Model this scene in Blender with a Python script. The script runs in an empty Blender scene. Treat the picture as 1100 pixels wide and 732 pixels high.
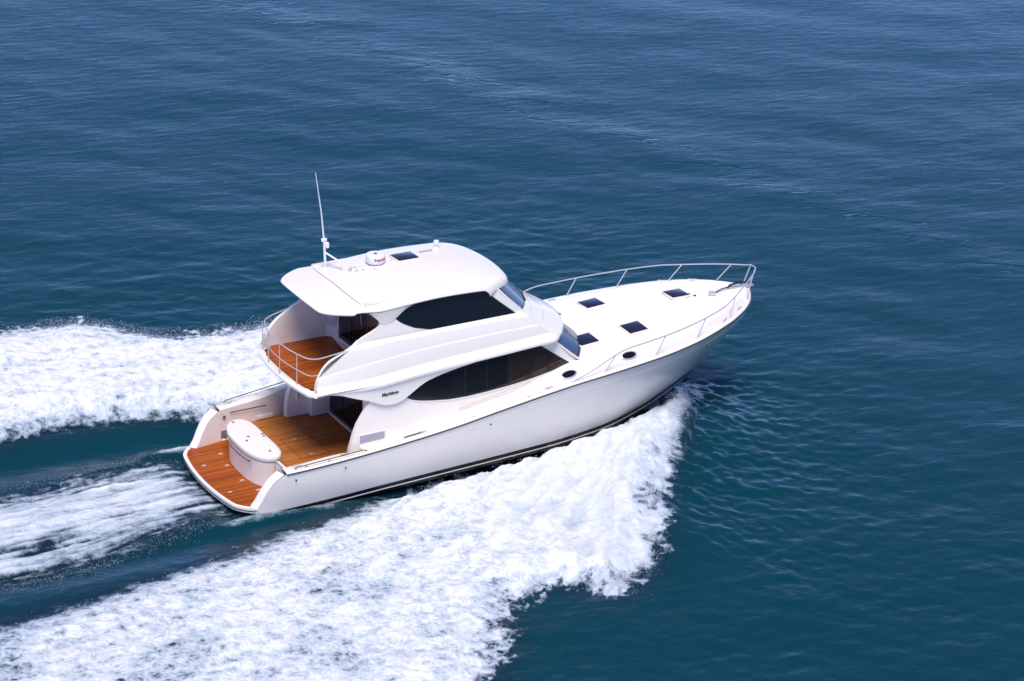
import bpy, bmesh, math, random
import numpy as np
from mathutils import Matrix, Vector

random.seed(7)
RNG = np.random.default_rng(11)
SC = bpy.context.scene
COL = SC.collection

# ------------------------------------------------------------------ camera, sky, sun, exposure
cam_d = bpy.data.cameras.new('camera')
cam = bpy.data.objects.new('camera', cam_d)
COL.objects.link(cam)
cam_d.sensor_fit = 'HORIZONTAL'
cam_d.sensor_width = 36.0
cam_d.lens = 84.11
cam_d.clip_start = 0.5
cam_d.clip_end = 30000.0
RIGHT = Vector((0.86309075, -0.50022715, 0.06962152))
UP = Vector((0.13251587, 0.357319, 0.92453376))
FWD = Vector((0.48735398, 0.78873058, -0.37468676))
cm = Matrix.Identity(4)
for i in range(3):
    cm[i][0], cm[i][1], cm[i][2] = RIGHT[i], UP[i], -FWD[i]
cm[0][3], cm[1][3], cm[2][3] = -24.93935526, -53.50154504, 28.37046487
cam.matrix_world = cm
SC.camera = cam

SUN_EL, SUN_AZ = 63.0, -124.0        # azimuth measured from +X (bow) towards +Y (port)
world = bpy.data.worlds.new('World')
SC.world = world
world.use_nodes = True
wn, wl = world.node_tree.nodes, world.node_tree.links
wn.clear()
sky = wn.new('ShaderNodeTexSky')
sky.sky_type = 'NISHITA'
sky.sun_disc = False
sky.sun_elevation = math.radians(SUN_EL)
sky.sun_rotation = math.radians(90.0 - SUN_AZ)
sky.air_density = 1.0
sky.dust_density = 0.1
sky.altitude = 6000.0
sky.ozone_density = 5.0
bg = wn.new('ShaderNodeBackground')
bg.inputs['Strength'].default_value = 0.15
wo = wn.new('ShaderNodeOutputWorld')
tint = wn.new('ShaderNodeMix'); tint.data_type = 'RGBA'; tint.blend_type = 'MULTIPLY'
tint.inputs['Factor'].default_value = 1.0
tint.inputs['B'].default_value = (0.95, 0.88, 0.98, 1)      # thin lavender overcast
wl.new(sky.outputs[0], tint.inputs['A'])
wl.new(tint.outputs['Result'], bg.inputs[0])
wl.new(bg.outputs[0], wo.inputs[0])

sun_d = bpy.data.lights.new('sun', 'SUN')
sun = bpy.data.objects.new('sun', sun_d)
COL.objects.link(sun)
sun_d.energy = 2.6
sun_d.angle = math.radians(30.0)
sun_d.color = (1.0, 0.94, 0.88)
el, az = math.radians(SUN_EL), math.radians(SUN_AZ)
sdir = Vector((math.cos(el) * math.cos(az), math.cos(el) * math.sin(az), math.sin(el)))
sun.rotation_euler = sdir.to_track_quat('Z', 'Y').to_euler()

SC.view_settings.view_transform = 'Standard'
SC.view_settings.look = 'None'
SC.view_settings.exposure = 0.72
SC.view_settings.gamma = 1.0
SC.cycles.use_denoising = True

# ------------------------------------------------------------------ materials
def new_mat(name):
    m = bpy.data.materials.new(name)
    m.use_nodes = True
    n, l = m.node_tree.nodes, m.node_tree.links
    b = n['Principled BSDF']
    return m, n, l, b

def simple(name, col, rough=0.4, metal=0.0, coat=0.0, noise=0.04, nscale=1.5, bump=0.0):
    m, n, l, b = new_mat(name)
    b.inputs['Roughness'].default_value = rough
    b.inputs['Metallic'].default_value = metal
    b.inputs['Coat Weight'].default_value = coat
    tc = n.new('ShaderNodeTexCoord')
    nz = n.new('ShaderNodeTexNoise')
    nz.inputs['Scale'].default_value = nscale
    nz.inputs['Detail'].default_value = 5
    l.new(tc.outputs['Object'], nz.inputs['Vector'])
    mr = n.new('ShaderNodeMapRange')
    mr.inputs['To Min'].default_value = 1.0 - noise
    mr.inputs['To Max'].default_value = 1.0 + noise
    l.new(nz.outputs['Fac'], mr.inputs['Value'])
    mx = n.new('ShaderNodeMix'); mx.data_type = 'RGBA'; mx.blend_type = 'MULTIPLY'
    mx.inputs['Factor'].default_value = 1.0
    mx.inputs['A'].default_value = (*col, 1)
    l.new(mr.outputs['Result'], mx.inputs['B'])
    l.new(mx.outputs['Result'], b.inputs['Base Color'])
    if bump:
        bp = n.new('ShaderNodeBump'); bp.inputs['Strength'].default_value = bump
        bp.inputs['Distance'].default_value = 0.02
        l.new(nz.outputs['Fac'], bp.inputs['Height']); l.new(bp.outputs[0], b.inputs['Normal'])
    return m

GEL = simple('gelcoat_white', (0.86, 0.785, 0.69), 0.22, coat=0.3, noise=0.015, nscale=0.8)
DECKW = simple('nonskid_white', (0.84, 0.80, 0.74), 0.6, noise=0.02, nscale=3.0)
DECKBAND = simple('deck_band_pinkish', (0.78, 0.705, 0.65), 0.7, noise=.05, nscale=9)  # slightly darker and pinker than the main deck
LINER = simple('cockpit_liner', (0.82, 0.715, 0.65), 0.4, noise=0.02)
HULLW = simple('hull_white', (0.88, 0.79, 0.69), 0.15, coat=0.5, noise=0.012, nscale=0.4)
BLACK = simple('boot_stripe_black', (0.008, 0.008, 0.012), 0.25)
ANTI = simple('antifoul', (0.012, 0.013, 0.02), 0.5, noise=0.2, nscale=4)
STEEL = simple('stainless', (0.66, 0.64, 0.63), 0.28, metal=0.5)
DARKSTEEL = simple('rub_steel', (0.09, 0.09, 0.10), 0.35, metal=0.6)
HATCHG = simple('hatch_glass', (0.012, 0.014, 0.03), 0.30, coat=0.15)
GLASS = simple('tinted_glass', (0.006, 0.006, 0.009), 0.08)
FRAMEB = simple('window_frame_black', (0.006, 0.006, 0.008), 0.3)
RUBBER = simple('rubber', (0.01, 0.01, 0.01), 0.6)
GREY = simple('grey_fitting', (0.13, 0.12, 0.13), 0.4)
LOUVRE = simple('louvre_grey', (0.42, 0.40, 0.44), 0.5)
PLASTICW = simple('radome_white', (0.75, 0.76, 0.77), 0.35)
RED = simple('red_lettering', (0.55, 0.015, 0.03), 0.4)
INK = simple('dark_lettering', (0.03, 0.03, 0.05), 0.4)
PANELL = simple('speaker_panel', (0.52, 0.50, 0.60), 0.5)

SALOON = simple('saloon_glass', (0.007, 0.006, 0.007), 0.06, noise=.6, nscale=1.2)
SALOONB = simple('saloon_glass_brown', (0.024, 0.014, 0.009), 0.06, noise=.6, nscale=1.4)

def screen_glass():
    m, n, l, b = new_mat('windscreen_glass')
    b.inputs['Base Color'].default_value = (0.035, 0.045, 0.09, 1)
    b.inputs['Roughness'].default_value = 0.05
    b.inputs['Metallic'].default_value = 0.0
    b.inputs['IOR'].default_value = 1.6
    return m
SCREEN = screen_glass()

def teak(name, c0, c1, rough):
    m, n, l, b = new_mat(name)
    tc = n.new('ShaderNodeTexCoord')
    sep = n.new('ShaderNodeSeparateXYZ'); l.new(tc.outputs['Object'], sep.inputs[0])
    dv = n.new('ShaderNodeMath'); dv.operation = 'DIVIDE'; dv.inputs[1].default_value = 0.075
    l.new(sep.outputs['Y'], dv.inputs[0])
    fr = n.new('ShaderNodeMath'); fr.operation = 'FRACT'; l.new(dv.outputs[0], fr.inputs[0])
    fl = n.new('ShaderNodeMath'); fl.operation = 'FLOOR'; l.new(dv.outputs[0], fl.inputs[0])
    lt = n.new('ShaderNodeMath'); lt.operation = 'LESS_THAN'; lt.inputs[1].default_value = 0.13
    l.new(fr.outputs[0], lt.inputs[0])
    # plank to plank variation and grain
    wh = n.new('ShaderNodeTexWhiteNoise'); wh.noise_dimensions = '1D'; l.new(fl.outputs[0], wh.inputs['W'])
    mp = n.new('ShaderNodeMapping'); mp.inputs['Scale'].default_value = (1.2, 14, 1)
    l.new(tc.outputs['Object'], mp.inputs[0])
    nz = n.new('ShaderNodeTexNoise'); nz.inputs['Scale'].default_value = 2.5; nz.inputs['Detail'].default_value = 6
    l.new(mp.outputs[0], nz.inputs['Vector'])
    ad = n.new('ShaderNodeMath'); ad.operation = 'MULTIPLY_ADD'; ad.inputs[1].default_value = 0.45
    l.new(wh.outputs['Value'], ad.inputs[0]); l.new(nz.outputs['Fac'], ad.inputs[2])
    mr = n.new('ShaderNodeMapRange'); mr.inputs['From Min'].default_value = 0.35; mr.inputs['From Max'].default_value = 1.0
    l.new(ad.outputs[0], mr.inputs['Value'])
    mx = n.new('ShaderNodeMix'); mx.data_type = 'RGBA'
    mx.inputs['A'].default_value = (*c0, 1); mx.inputs['B'].default_value = (*c1, 1)
    l.new(mr.outputs['Result'], mx.inputs['Factor'])
    m2 = n.new('ShaderNodeMix'); m2.data_type = 'RGBA'
    m2.inputs['B'].default_value = (0.03, 0.012, 0.006, 1)
    l.new(mx.outputs['Result'], m2.inputs['A'])
    sc = n.new('ShaderNodeMath'); sc.operation = 'MULTIPLY'; sc.inputs[1].default_value = 0.65
    l.new(lt.outputs[0], sc.inputs[0]); l.new(sc.outputs[0], m2.inputs['Factor'])
    l.new(m2.outputs['Result'], b.inputs['Base Color'])
    b.inputs['Roughness'].default_value = rough; b.inputs['Specular IOR Level'].default_value = .12
    return m
TEAK_WET = teak('varnished_teak', (0.20, 0.034, 0.003), (0.45, 0.104, 0.007), 0.30)
TEAK = teak('cockpit_teak', (0.30, 0.092, 0.016), (0.52, 0.19, 0.042), 0.5)

# ------------------------------------------------------------------ mesh helpers
def link(name, verts, faces, mat, parent=None, angle=35, smooth=True, recalc=True):
    me = bpy.data.meshes.new(name)
    me.from_pydata([tuple(map(float, v)) for v in verts], [], faces)
    if recalc:
        bm = bmesh.new(); bm.from_mesh(me)
        bmesh.ops.remove_doubles(bm, verts=bm.verts, dist=1e-5)
        bmesh.ops.recalc_face_normals(bm, faces=bm.faces)
        bm.to_mesh(me); bm.free()
    me.update()
    if smooth:
        for p in me.polygons: p.use_smooth = True
        me.set_sharp_from_angle(angle=math.radians(angle))
    me.materials.append(mat)
    o = bpy.data.objects.new(name, me)
    COL.objects.link(o)
    if parent is not None: o.parent = parent
    return o

class MB:
    def __init__(s): s.v = []; s.f = []
    def add(s, v, f):
        k = len(s.v); s.v += [tuple(map(float, p)) for p in v]; s.f += [tuple(i + k for i in q) for q in f]; return s
    def grid(s, rows, closed=False, cap0=False, cap1=False):
        R, N = len(rows), len(rows[0]); v = [p for r in rows for p in r]; f = []
        for i in range(R - 1):
            for j in range(N if closed else N - 1):
                a = i * N + j; b = i * N + (j + 1) % N
                f.append((a, b, b + N, a + N))
        if cap0: f.append(tuple(range(N))[::-1])
        if cap1: f.append(tuple((R - 1) * N + j for j in range(N)))
        return s.add(v, f)
    def tube(s, pts, r, n=8, cap=True):
        pts = [Vector(p) for p in pts]; rows = []
        t = (pts[1] - pts[0]).normalized()
        a = Vector((0, 0, 1)) if abs(t.z) < .9 else Vector((1, 0, 0))
        u = t.cross(a).normalized()
        for i, p in enumerate(pts):
            if i == 0: d = pts[1] - pts[0]
            elif i == len(pts) - 1: d = pts[-1] - pts[-2]
            else: d = (pts[i + 1] - p).normalized() + (p - pts[i - 1]).normalized()
            d.normalize(); u = (u - d * u.dot(d)).normalized(); w = d.cross(u)
            rr = r[i] if hasattr(r, '__len__') else r
            rows.append([p + (u * math.cos(k * 2 * math.pi / n) + w * math.sin(k * 2 * math.pi / n)) * rr for k in range(n)])
        return s.grid(rows, True, cap, cap)
    def box(s, c, size, M=None, bev=0.0):
        bm = bmesh.new(); bmesh.ops.create_cube(bm, size=1.0)
        for v in bm.verts: v.co = Vector((v.co.x * size[0], v.co.y * size[1], v.co.z * size[2]))
        if bev: bmesh.ops.bevel(bm, geom=bm.edges[:], offset=bev, segments=2, affect='EDGES', profile=0.5)
        M = M or Matrix.Identity(3)
        bm.verts.ensure_lookup_table()
        v = [M @ q.co + Vector(c) for q in bm.verts]
        f = [tuple(x.index for x in p.verts) for p in bm.faces]; bm.free()
        return s.add(v, f)
    def lathe(s, c, prof, n=20):
        rows = [[(c[0] + r * math.cos(k * 2 * math.pi / n), c[1] + r * math.sin(k * 2 * math.pi / n), c[2] + z) for k in range(n)] for r, z in prof]
        return s.grid(rows, True, True, True)
    def prism(s, outline, z0, z1, n=None):
        N = len(outline)
        zz = (lambda z: (z if hasattr(z, '__len__') else [z] * N))
        a, b = zz(z0), zz(z1)
        return s.grid([[(p[0], p[1], a[i]) for i, p in enumerate(outline)], [(p[0], p[1], b[i]) for i, p in enumerate(outline)]], True, True, True)
    def build(s, name, mat, parent=None, angle=35): return link(name, s.v, s.f, mat, parent, angle)

def pchip(xs, ys):
    xs = np.array(xs, float); ys = np.array(ys, float); h = np.diff(xs); d = np.diff(ys) / h
    m = np.zeros(len(xs)); m[0], m[-1] = d[0], d[-1]
    for i in range(1, len(xs) - 1):
        if d[i - 1] * d[i] > 0:
            w1, w2 = 2 * h[i] + h[i - 1], h[i] + 2 * h[i - 1]
            m[i] = (w1 + w2) / (w1 / d[i - 1] + w2 / d[i])
    def fn(x):
        x = np.clip(x, xs[0], xs[-1]); i = np.clip(np.searchsorted(xs, x) - 1, 0, len(h) - 1)
        t = (x - xs[i]) / h[i]; t2, t3 = t * t, t * t * t
        return (2*t3 - 3*t2 + 1)*ys[i] + (t3 - 2*t2 + t)*h[i]*m[i] + (-2*t3 + 3*t2)*ys[i+1] + (t3 - t2)*h[i]*m[i+1]
    return fn
def sstep(a, b, x):
    t = np.clip((np.asarray(x, float) - a) / (b - a), 0, 1); return t * t * (3 - 2 * t)
def mirror(pts): return [(p[0], -p[1], p[2]) for p in pts]

# ------------------------------------------------------------------ the yacht: axes X bow, Y port, Z up, platform top at z = 0
TRIM = math.radians(2.6); LIFT = 0.30
boat = bpy.data.objects.new('motor_yacht', None)
COL.objects.link(boat)
boat.location = (0, 0, LIFT); boat.rotation_euler = (0, -TRIM, 0)
boat['label'] = 'white twin-deck motor yacht with teak decks and dark windows speeding across blue sea'
boat['category'] = 'yacht'
def to_world(p):
    return (p[0]*math.cos(TRIM) - p[2]*math.sin(TRIM), p[1], p[0]*math.sin(TRIM) + p[2]*math.cos(TRIM) + LIFT)

hb = pchip([-1, 0, 3, 7, 9.5, 11.5, 13, 14.5, 15.2, 15.7, 16.0, 16.2, 16.31, 16.35], [2.2, 2.35, 2.55, 2.68, 2.68, 2.56, 2.30, 1.79, 1.40, 1.02, .69, .40, .19, 0])
zg = pchip([-1, .35, 1.7, 3.9, 5.0, 6.4, 9.1, 12.8, 14.5, 16.5], [.86, .92, 1.02, 1.24, 1.38, 1.60, 1.93, 2.19, 2.34, 2.47])
yc = pchip([-1, 2, 5, 8, 10, 12, 13, 14, 14.55], [2.20, 2.24, 2.25, 2.18, 1.93, 1.24, .76, .24, 0])
zs = pchip([-1, 1.3, 3.2, 5.9, 9.6, 12.6, 14.0, 14.55], [-.20, -.15, -.08, -.01, .03, .04, .06, .12])
xstem = pchip([-1.1, -.8, -.34, -.08, .44, .9, 1.3, 1.91, 2.3, 2.6], [11.4, 12.6, 13.77, 14.2, 15.0, 15.5, 15.85, 16.26, 16.35, 16.35])
xaft = pchip([-.3, 0, .1, .42, .77, .92, 1.1], [-.75, -.70, -.62, -.45, -.20, .02, .12])

def svals(n, e=2.0): return [1 - (1 - k / n) ** e for k in range(n + 1)]

# hull topsides, one surface per side joined at the stem
NQ, NS = 14, 90
def hull_rows(side):
    rows = []
    for q in range(NQ + 1):
        t = q / NQ; row = []
        zend = zg(16.5) * (1 - t) + .12 * t
        xe = float(xstem(zend)); za = .93 * (1 - t) - .2 * t
        xa = float(xaft(za))
        for s in svals(NS):
            x = xa + (xe - xa) * s
            # local stretch keeps gunwale and chine tables on their own stem ends
            xg = xa + (16.35 - xa) * s; xcc = xa + (14.55 - xa) * s
            yg, yl = float(hb(xg)), float(yc(xcc))
            flare = t + .14 * math.sin(math.pi * t) * float(sstep(8, 14, x)) - .10 * math.sin(math.pi * t) * (1 - float(sstep(5, 10, x)))
            y = yg * (1 - flare) + yl * flare
            if t < .12: y += .0
            z = float(zg(xg)) * (1 - t) + float(zs(xcc)) * t
            row.append((x, side * max(y, 0), z))
        rows.append(row)
    return rows
mb = MB()
LOWROW = {}
for sd in (-1, 1):
    r = hull_rows(sd); mb.grid(r); LOWROW[sd] = r[-1]
hull = mb.build('hull', HULLW, boat, 50)
# styling line along the topsides (thin raised strake)
for sd in (-1, 1):
    rr = hull_rows(sd)
    pts = [Vector(a) * .72 + Vector(b) * .28 for a, b in zip(rr[2], rr[3])]
    pts = [(p[0], p[1] + sd * .002, p[2]) for p in pts[6:78]]
    MB().tube(pts, .006, 6).build('spray_strake', HULLW, boat)
# bands under the topsides: black boot stripe, white pin line, black bottom to the keel
def band(name, d0, d1, mat, inset0=0.0, inset1=0.0):
    m = MB()
    for sd in (-1, 1):
        rows = []
        for d, ins in ((d0, inset0), (d1, inset1)):
            rows.append([(p[0] - d * .9 * (j / NS) ** 3, sd * max(abs(p[1]) - ins, 0), p[2] - d) for j, p in enumerate(LOWROW[sd])])
        m.grid(rows)
    return m.build(name, mat, boat)
band('boot_stripe', 0, .115, BLACK, 0, .015)
band('pin_stripe', .115, .150, GEL, .008, .012)
m = MB()
for sd in (-1, 1):
    top = [(p[0] - .15 * .9 * (j / NS) ** 3, sd * max(abs(p[1]) - .012, 0), p[2] - .15) for j, p in enumerate(LOWROW[sd])]
    chine = [(p[0], sd * max(abs(p[1]) - .12, 0), p[2] - .16) for p in top]
    keel = []
    for p in top:
        x = p[0] - .12 * max(0, (p[0] - 13.0) / 1.4) ** 2; keel.append((x, 0, float(pchip([-1, 8, 11, 12.6, 13.5, 14.1, 14.5], [-.95, -1.05, -1.0, -.72, -.40, -.12, .02])(x))))
    m.grid([top, chine, keel])
hb_ = m.build('hull_bottom', ANTI, boat, 40)
# transom plate below the swim platform
tr = [(-.70, y, z) for y, z in [(-2.2, -.12), (2.2, -.12), (2.15, -.5), (0, -.95), (-2.15, -.5)]]
m = MB(); m.grid([tr, [(x + .05, y, z) for x, y, z in tr]], True, True, True); m.build('transom', HULLW, boat)

# rub rail and gunwale cap
XS = [.10 + (16.35 - .10) * s for s in svals(110)]
for sd in (-1, 1):
    MB().tube([(x, sd * (float(hb(x)) + .012), float(zg(x)) - .005) for x in XS], .022, 6).build('rub_rail', DARKSTEEL, boat)
coam = pchip([.1, .4, 1.3, 1.75, 2.0, 2.3, 2.7], [.36, .36, .40, .38, .30, .22, .20])
def caprow(sd, x, f, dz):
    w = min(float(coam(x)) if x < 2.7 else .20, float(hb(x)))
    return (x, sd * (float(hb(x)) - w * f), float(zg(x)) + dz)
for sd in (-1, 1):
    rows = []
    for f, dz in ((0, 0), (.03, .025), (.12, .045), (.85, .05), (.97, .035), (1, .0)):
        rows.append([caprow(sd, x, f, dz) for x in XS])
    MB().grid(rows).build('gunwale_cap', GEL, boat, 50)

# stern wings: rounded trailing edge of the bulwark plus inner cockpit wall
for sd in (-1, 1):
    m = MB()
    edge = [(float(xaft(z)), z) for z in np.linspace(.93, -.02, 12)]
    rows = []
    for a in np.linspace(0, 1, 9):
        bulge = .10 * math.sin(math.pi * a)
        rows.append([(x - bulge, sd * (float(hb(0)) * (1 - (1 - max(z, 0) / .95) * .06) - .36 * a), z + bulge * .35) for x, z in edge])
    m.grid(rows)
    m.build('stern_wing', GEL, boat, 60)
    rows = []
    xs_ = list(np.linspace(.10, 2.75, 24))
    for fz in np.linspace(0, 1, 6):
        row = []
        for x in xs_:
            yy = float(hb(x)) - float(coam(x)); row.append((x - (0.0), sd * yy, (float(zg(x)) + .03) * (1 - fz) + .30 * fz))
        rows.append(row)
    m = MB(); m.grid(rows)
    # lower inner face beside the swim platform
    e2 = [(x, z) for x, z in edge]
    m.grid([[(x, sd * (float(hb(0)) * (1 - (1 - max(z, 0) / .95) * .06) - .36), z) for x, z in e2], [(.12, sd * 1.99, z) for x, z in e2]])
    m.build('cockpit_side', LINER, boat)
    # rebated locker line in the side
    MB().box((.95, sd * 1.985, .82), (1.1, .012, .025)).build('locker_seam', RUBBER, boat)
MB().box((1.45, 1.975, .50), (.5, .02, .14), bev=.01).build('side_vent', LINER, boat)
MB().lathe((0, 0, 0), [(.045, 0), (.05, .02), (.03, .025)], 12).build('filler_cap', GREY, boat).matrix_local = Matrix.Translation((.22, 1.985, .72)) @ Matrix.Rotation(math.radians(90), 4, 'X')

# swim platform
def platform_outline(ins=0.0):
    pts = []
    for k in range(41):
        y = -2.22 + 4.44 * k / 40; a = abs(y) / 2.22
        x = -1.33 + .30 * a ** 2 + .40 * max(0, (a - .70) / .30) ** 2.2
        pts.append((x + ins, y * (1 - ins / 2.2)))
    return pts
po = platform_outline()
m = MB()
out = po + [(.45, 2.10), (.45, -2.10)]
m.prism(out, -.13, -.004)
m.build('swim_platform', GEL, boat)
pi_ = platform_outline(.085)
m = MB(); m.prism(pi_ + [(-.50, 2.02), (.40, 1.98), (.40, -1.98), (-.50, -2.02)], -.003, .012)
m.build('platform_teak', TEAK_WET, boat)
m = MB(); m.tube([(x - .004, y, -.075) for x, y in po], .013, 6); m.build('platform_fender', RUBBER, boat)
for x, y in [(-.22, 1.24), (-.35, .51), (-.92, .77), (-.36, -.49), (-.93, -.99), (-.21, -1.2)]:
    MB().box((x, y, .017), (.12, .07, .01), bev=.003).build('deck_plate', STEEL, boat)

# cockpit sole with step
m = MB(); m.prism([(.50, -1.97), (1.9, -2.10), (2.7, -2.12), (3.5, -2.12), (3.5, 2.12), (2.7, 2.12), (1.9, 2.10), (.50, 1.97)], .0, .38)
m.build('cockpit_sole', TEAK, boat)
m = MB(); m.box((.42, 0, .19), (.14, 3.9, .37), bev=.02); m.build('transom_step', GEL, boat)
m = MB()
for a, b in (((1.30, .62), (2.15, .62)), ((2.15, .62), (2.15, -.72)), ((2.15, -.72), (1.30, -.72)), ((1.30, -.72), (1.30, .62))):
    c = ((a[0] + b[0]) / 2, (a[1] + b[1]) / 2, .382)
    m.box(c, (abs(a[0] - b[0]) + .03, abs(a[1] - b[1]) + .03, .008))
m.build('sole_hatch_trim', TEAK_WET, boat)
for x, y in [(1.67, .5), (1.69, -.53)]:
    MB().box((x, y, .386), (.12, .08, .012), bev=.003).build('hatch_ring', STEEL, boat)
# side steps up to the side decks
for sd in (-1, 1):
    m = MB(); m.box((2.62, sd * 2.12, .66), (.55, .40, .44), bev=.03); m.build('side_step', LINER, boat)
    MB().box((2.62, sd * 2.12, .876), (.46, .34, .012)).build('step_teak', TEAK, boat)

# bait locker on the transom
def locker(off, n=48):
    pts = []
    for k in range(n):
        t = 2 * math.pi * k / n; c, s = math.cos(t), math.sin(t)
        e = .62
        yy = math.copysign(abs(s) ** e, s) * (1.30 + off); xx = math.copysign(abs(c) ** .9, c) * ((.44 if c > 0 else .46) + off)
        pts.append((.17 + xx + (.10 * (yy / 1.3) ** 2), yy + .02))
    return pts
m = MB()
rows = []
for off, z in ((-.06, 0), (-.06, .30), (-.03, .60), (-.015, .74)):
    rows.append([(x, y, z) for x, y in locker(off)])
m.grid(rows, True, True, True); lk = m.build('stern_locker', GEL, boat, 50)
m = MB(); rows = []
for off, z in ((-.02, .755), (.0, .77), (.0, .90), (-.015, .925), (-.05, .945), (-.10, .95)):
    rows.append([(x, y, z) for x, y in locker(off)])
m.grid(rows, True, True, True); m.build('lid', GEL, lk, 60)
for x, y in [(.11, 1.12), (.52, .1), (.50, -.04), (.11, .12), (-.03, -.1), (.26, -.95)]:
    MB().lathe((x, y, .95), [(.035, 0), (.04, .010), (.02, .018)], 10).build('rod_holder', GREY, lk)
for y in (-.78, .78): MB().box((-.30 + .06 * y * y, y, .70), (.04, .035, .06), bev=.006).build('latch', GREY, lk)
m = MB(); m.tube([(-.315 + .13 * y * y, y, .66) for y in np.linspace(-.75, .85, 14)], .012, 6); m.build('lid_seam', RUBBER, lk)
# transom door on the starboard side of the locker
m = MB(); m.box((.30, -1.70, .42), (.10, .70, .82), bev=.025); td = m.build('transom_door', GEL, boat)
MB().tube([(.24, -1.32, .85), (.22, -2.04, .87)], .014, 6).build('door_rail', STEEL, td)

# deck surface: side decks, foredeck with low crowned trunk
def deck_z(x, d):
    w = float(hb(x)); dd = d * 2.6 / max(w, .9)
    A = float(sstep(7.0, 9.0, x)) * (1 - .75 * float(sstep(13.6, 15.4, x)))
    f = .22 * float(sstep(.20, .62, dd)) + .06 * float(sstep(.5, 1.4, dd)) + .06 * float(sstep(1.0, 2.6, dd))
    return float(zg(x)) + .035 + A * f
rows = []
dvals = [1, .985, .95, .92, .89, .86, .83, .80, .76, .72, .67, .6, .5, .4, .3, .2, .1, 0]
for s in svals(80, 1.8):
    x = 9.15 + (16.20 - 9.15) * s; w = float(hb(x)) - .03
    rows.append([(x, v * w, deck_z(x, w * (1 - abs(v)))) for v in [-q for q in dvals] + dvals[::-1][1:]])
m = MB(); m.grid(rows)
for sd in (-1, 1):
    rows = []
    for x in np.linspace(2.36, 9.15, 60):
        w = float(hb(x)) - .03
        rows.append([(float(x), sd * (w + (1.78 - w) * f), deck_z(float(x), (w - 1.78) * f)) for f in np.linspace(0, 1, 14)])
    m.grid(rows)
dk = m.build('deck', DECKW, boat, 60)
dk.data.materials.append(DECKBAND)
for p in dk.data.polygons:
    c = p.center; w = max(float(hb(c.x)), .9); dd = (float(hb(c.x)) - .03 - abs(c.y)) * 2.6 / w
    if .16 < dd < .78 and c.x < 15.6: p.material_index = 1  # darker, pinker tone on the band just inside each gunwale
for sd in (-1, 1):
    MB().box((2.37, sd * 2.08, .98), (.02, .58, .28)).build('deck_riser', GEL, boat)

def deck_at(x, y): return deck_z(x, float(hb(x)) - .03 - abs(y))

# foredeck hatches
def hatch(x, y, lx, ly, zf, name='deck_hatch'):
    z0 = zf(x, y); gx = (zf(x + .1, y) - zf(x - .1, y)) / .2; gy = (zf(x, y + .1) - zf(x, y - .1)) / .2
    ex = Vector((1, 0, gx)).normalized(); nz_ = Vector((-gx, -gy, 1)).normalized(); ey = nz_.cross(ex)
    M = Matrix((ex, ey, nz_)).transposed()
    f = MB().box(Vector((x, y, z0)) + nz_ * .02, (lx + .07, ly + .07, .055), M, .015).build(name, GEL, boat)
    MB().box(Vector((x, y, z0)) + nz_ * .046, (lx, ly, .03), M, .008).build('hatch_pane', HATCHG, f)
for x, y in [(11.48, .98), (11.62, -1.10), (10.02, -1.03), (10.02, 1.03)]:
    hatch(x, y, .60, .58, deck_at)
hatch(13.85, .10, .58, .56, deck_at)

# portlights in the trunk side
def portlight(x, sd):
    d = .40; w = float(hb(x)) - .03; y = sd * (w - d); z = deck_z(x, d)
    gy = (deck_z(x, d + .12) - deck_z(x, d - .12)) / .24; gx = (deck_z(x + .1, d) - deck_z(x - .1, d)) / .2
    nrm = Vector((-gx, sd * gy * 1.15, 1)).normalized(); ex = Vector((1, 0, gx)).normalized(); ey = nrm.cross(ex); c = Vector((x, y, z)) + nrm * .030
    def ring(a, b, h): return [c + ex * a * math.cos(t) + ey * b * math.sin(t) + nrm * h for t in np.linspace(0, 2 * math.pi, 24, endpoint=False)]
    o = MB().grid([ring(.26, .125, -.10), ring(.26, .125, .012), ring(.22, .098, .022), ring(.22, .098, .0)], True, True, False).build('portlight', STEEL, boat)
    MB().grid([ring(.22, .098, -.02), ring(.22, .098, .010)], True, True, True).build('portlight_pane', GLASS, o)
for x in (8.75, 10.75):
    for sd in (-1, 1): portlight(x, sd)

# ------------------------------------------------------------------ main deckhouse
def W_low(x, z): return 2.03 - .055 * (z - 1.0) - .030 * max(0, x - 7.0) ** 2
low_aft = pchip([.38, .96, 1.17, 1.45, 1.9, 2.35, 2.7, 3.1], [2.05, 2.08, 2.14, 2.22, 2.42, 2.75, 2.95, 3.0])
zl = pchip([.9, 1.6, 2.6, 4.4, 6.7, 8.4, 9.5], [2.60, 2.68, 2.74, 2.88, 2.98, 3.05, 3.06])
for sd in (-1, 1):
    rows = []
    for k in range(15):
        f = k / 14; row = []
        for j in range(41):
            s = j / 40
            zb_ = lambda x: min(.38, 1) if x < 2.6 else float(zg(x)) - .04
            # iterate x since the bottom depends on x
            x = 3.0
            for _ in range(6):
                z = zb_(x) * (1 - f) + (float(zl(x)) + .03) * f
                xa = float(low_aft(z)); xf = 9.30 - max(0, z - 2.28) * 1.22
                x = xa + (xf - xa) * s
            row.append((x, sd * W_low(x, z), z))
        rows.append(row)
    m = MB(); m.grid(rows)
    # thickness of the aft wing and inner face
    inner = [[(r[0][0], r[0][1], r[0][2]), (r[0][0] + .02, sd * 1.86, r[0][2]), (3.32, sd * 1.84, r[0][2])] for r in rows]
    m.grid(inner)
    m.build('house_side', GEL, boat, 45)

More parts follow.
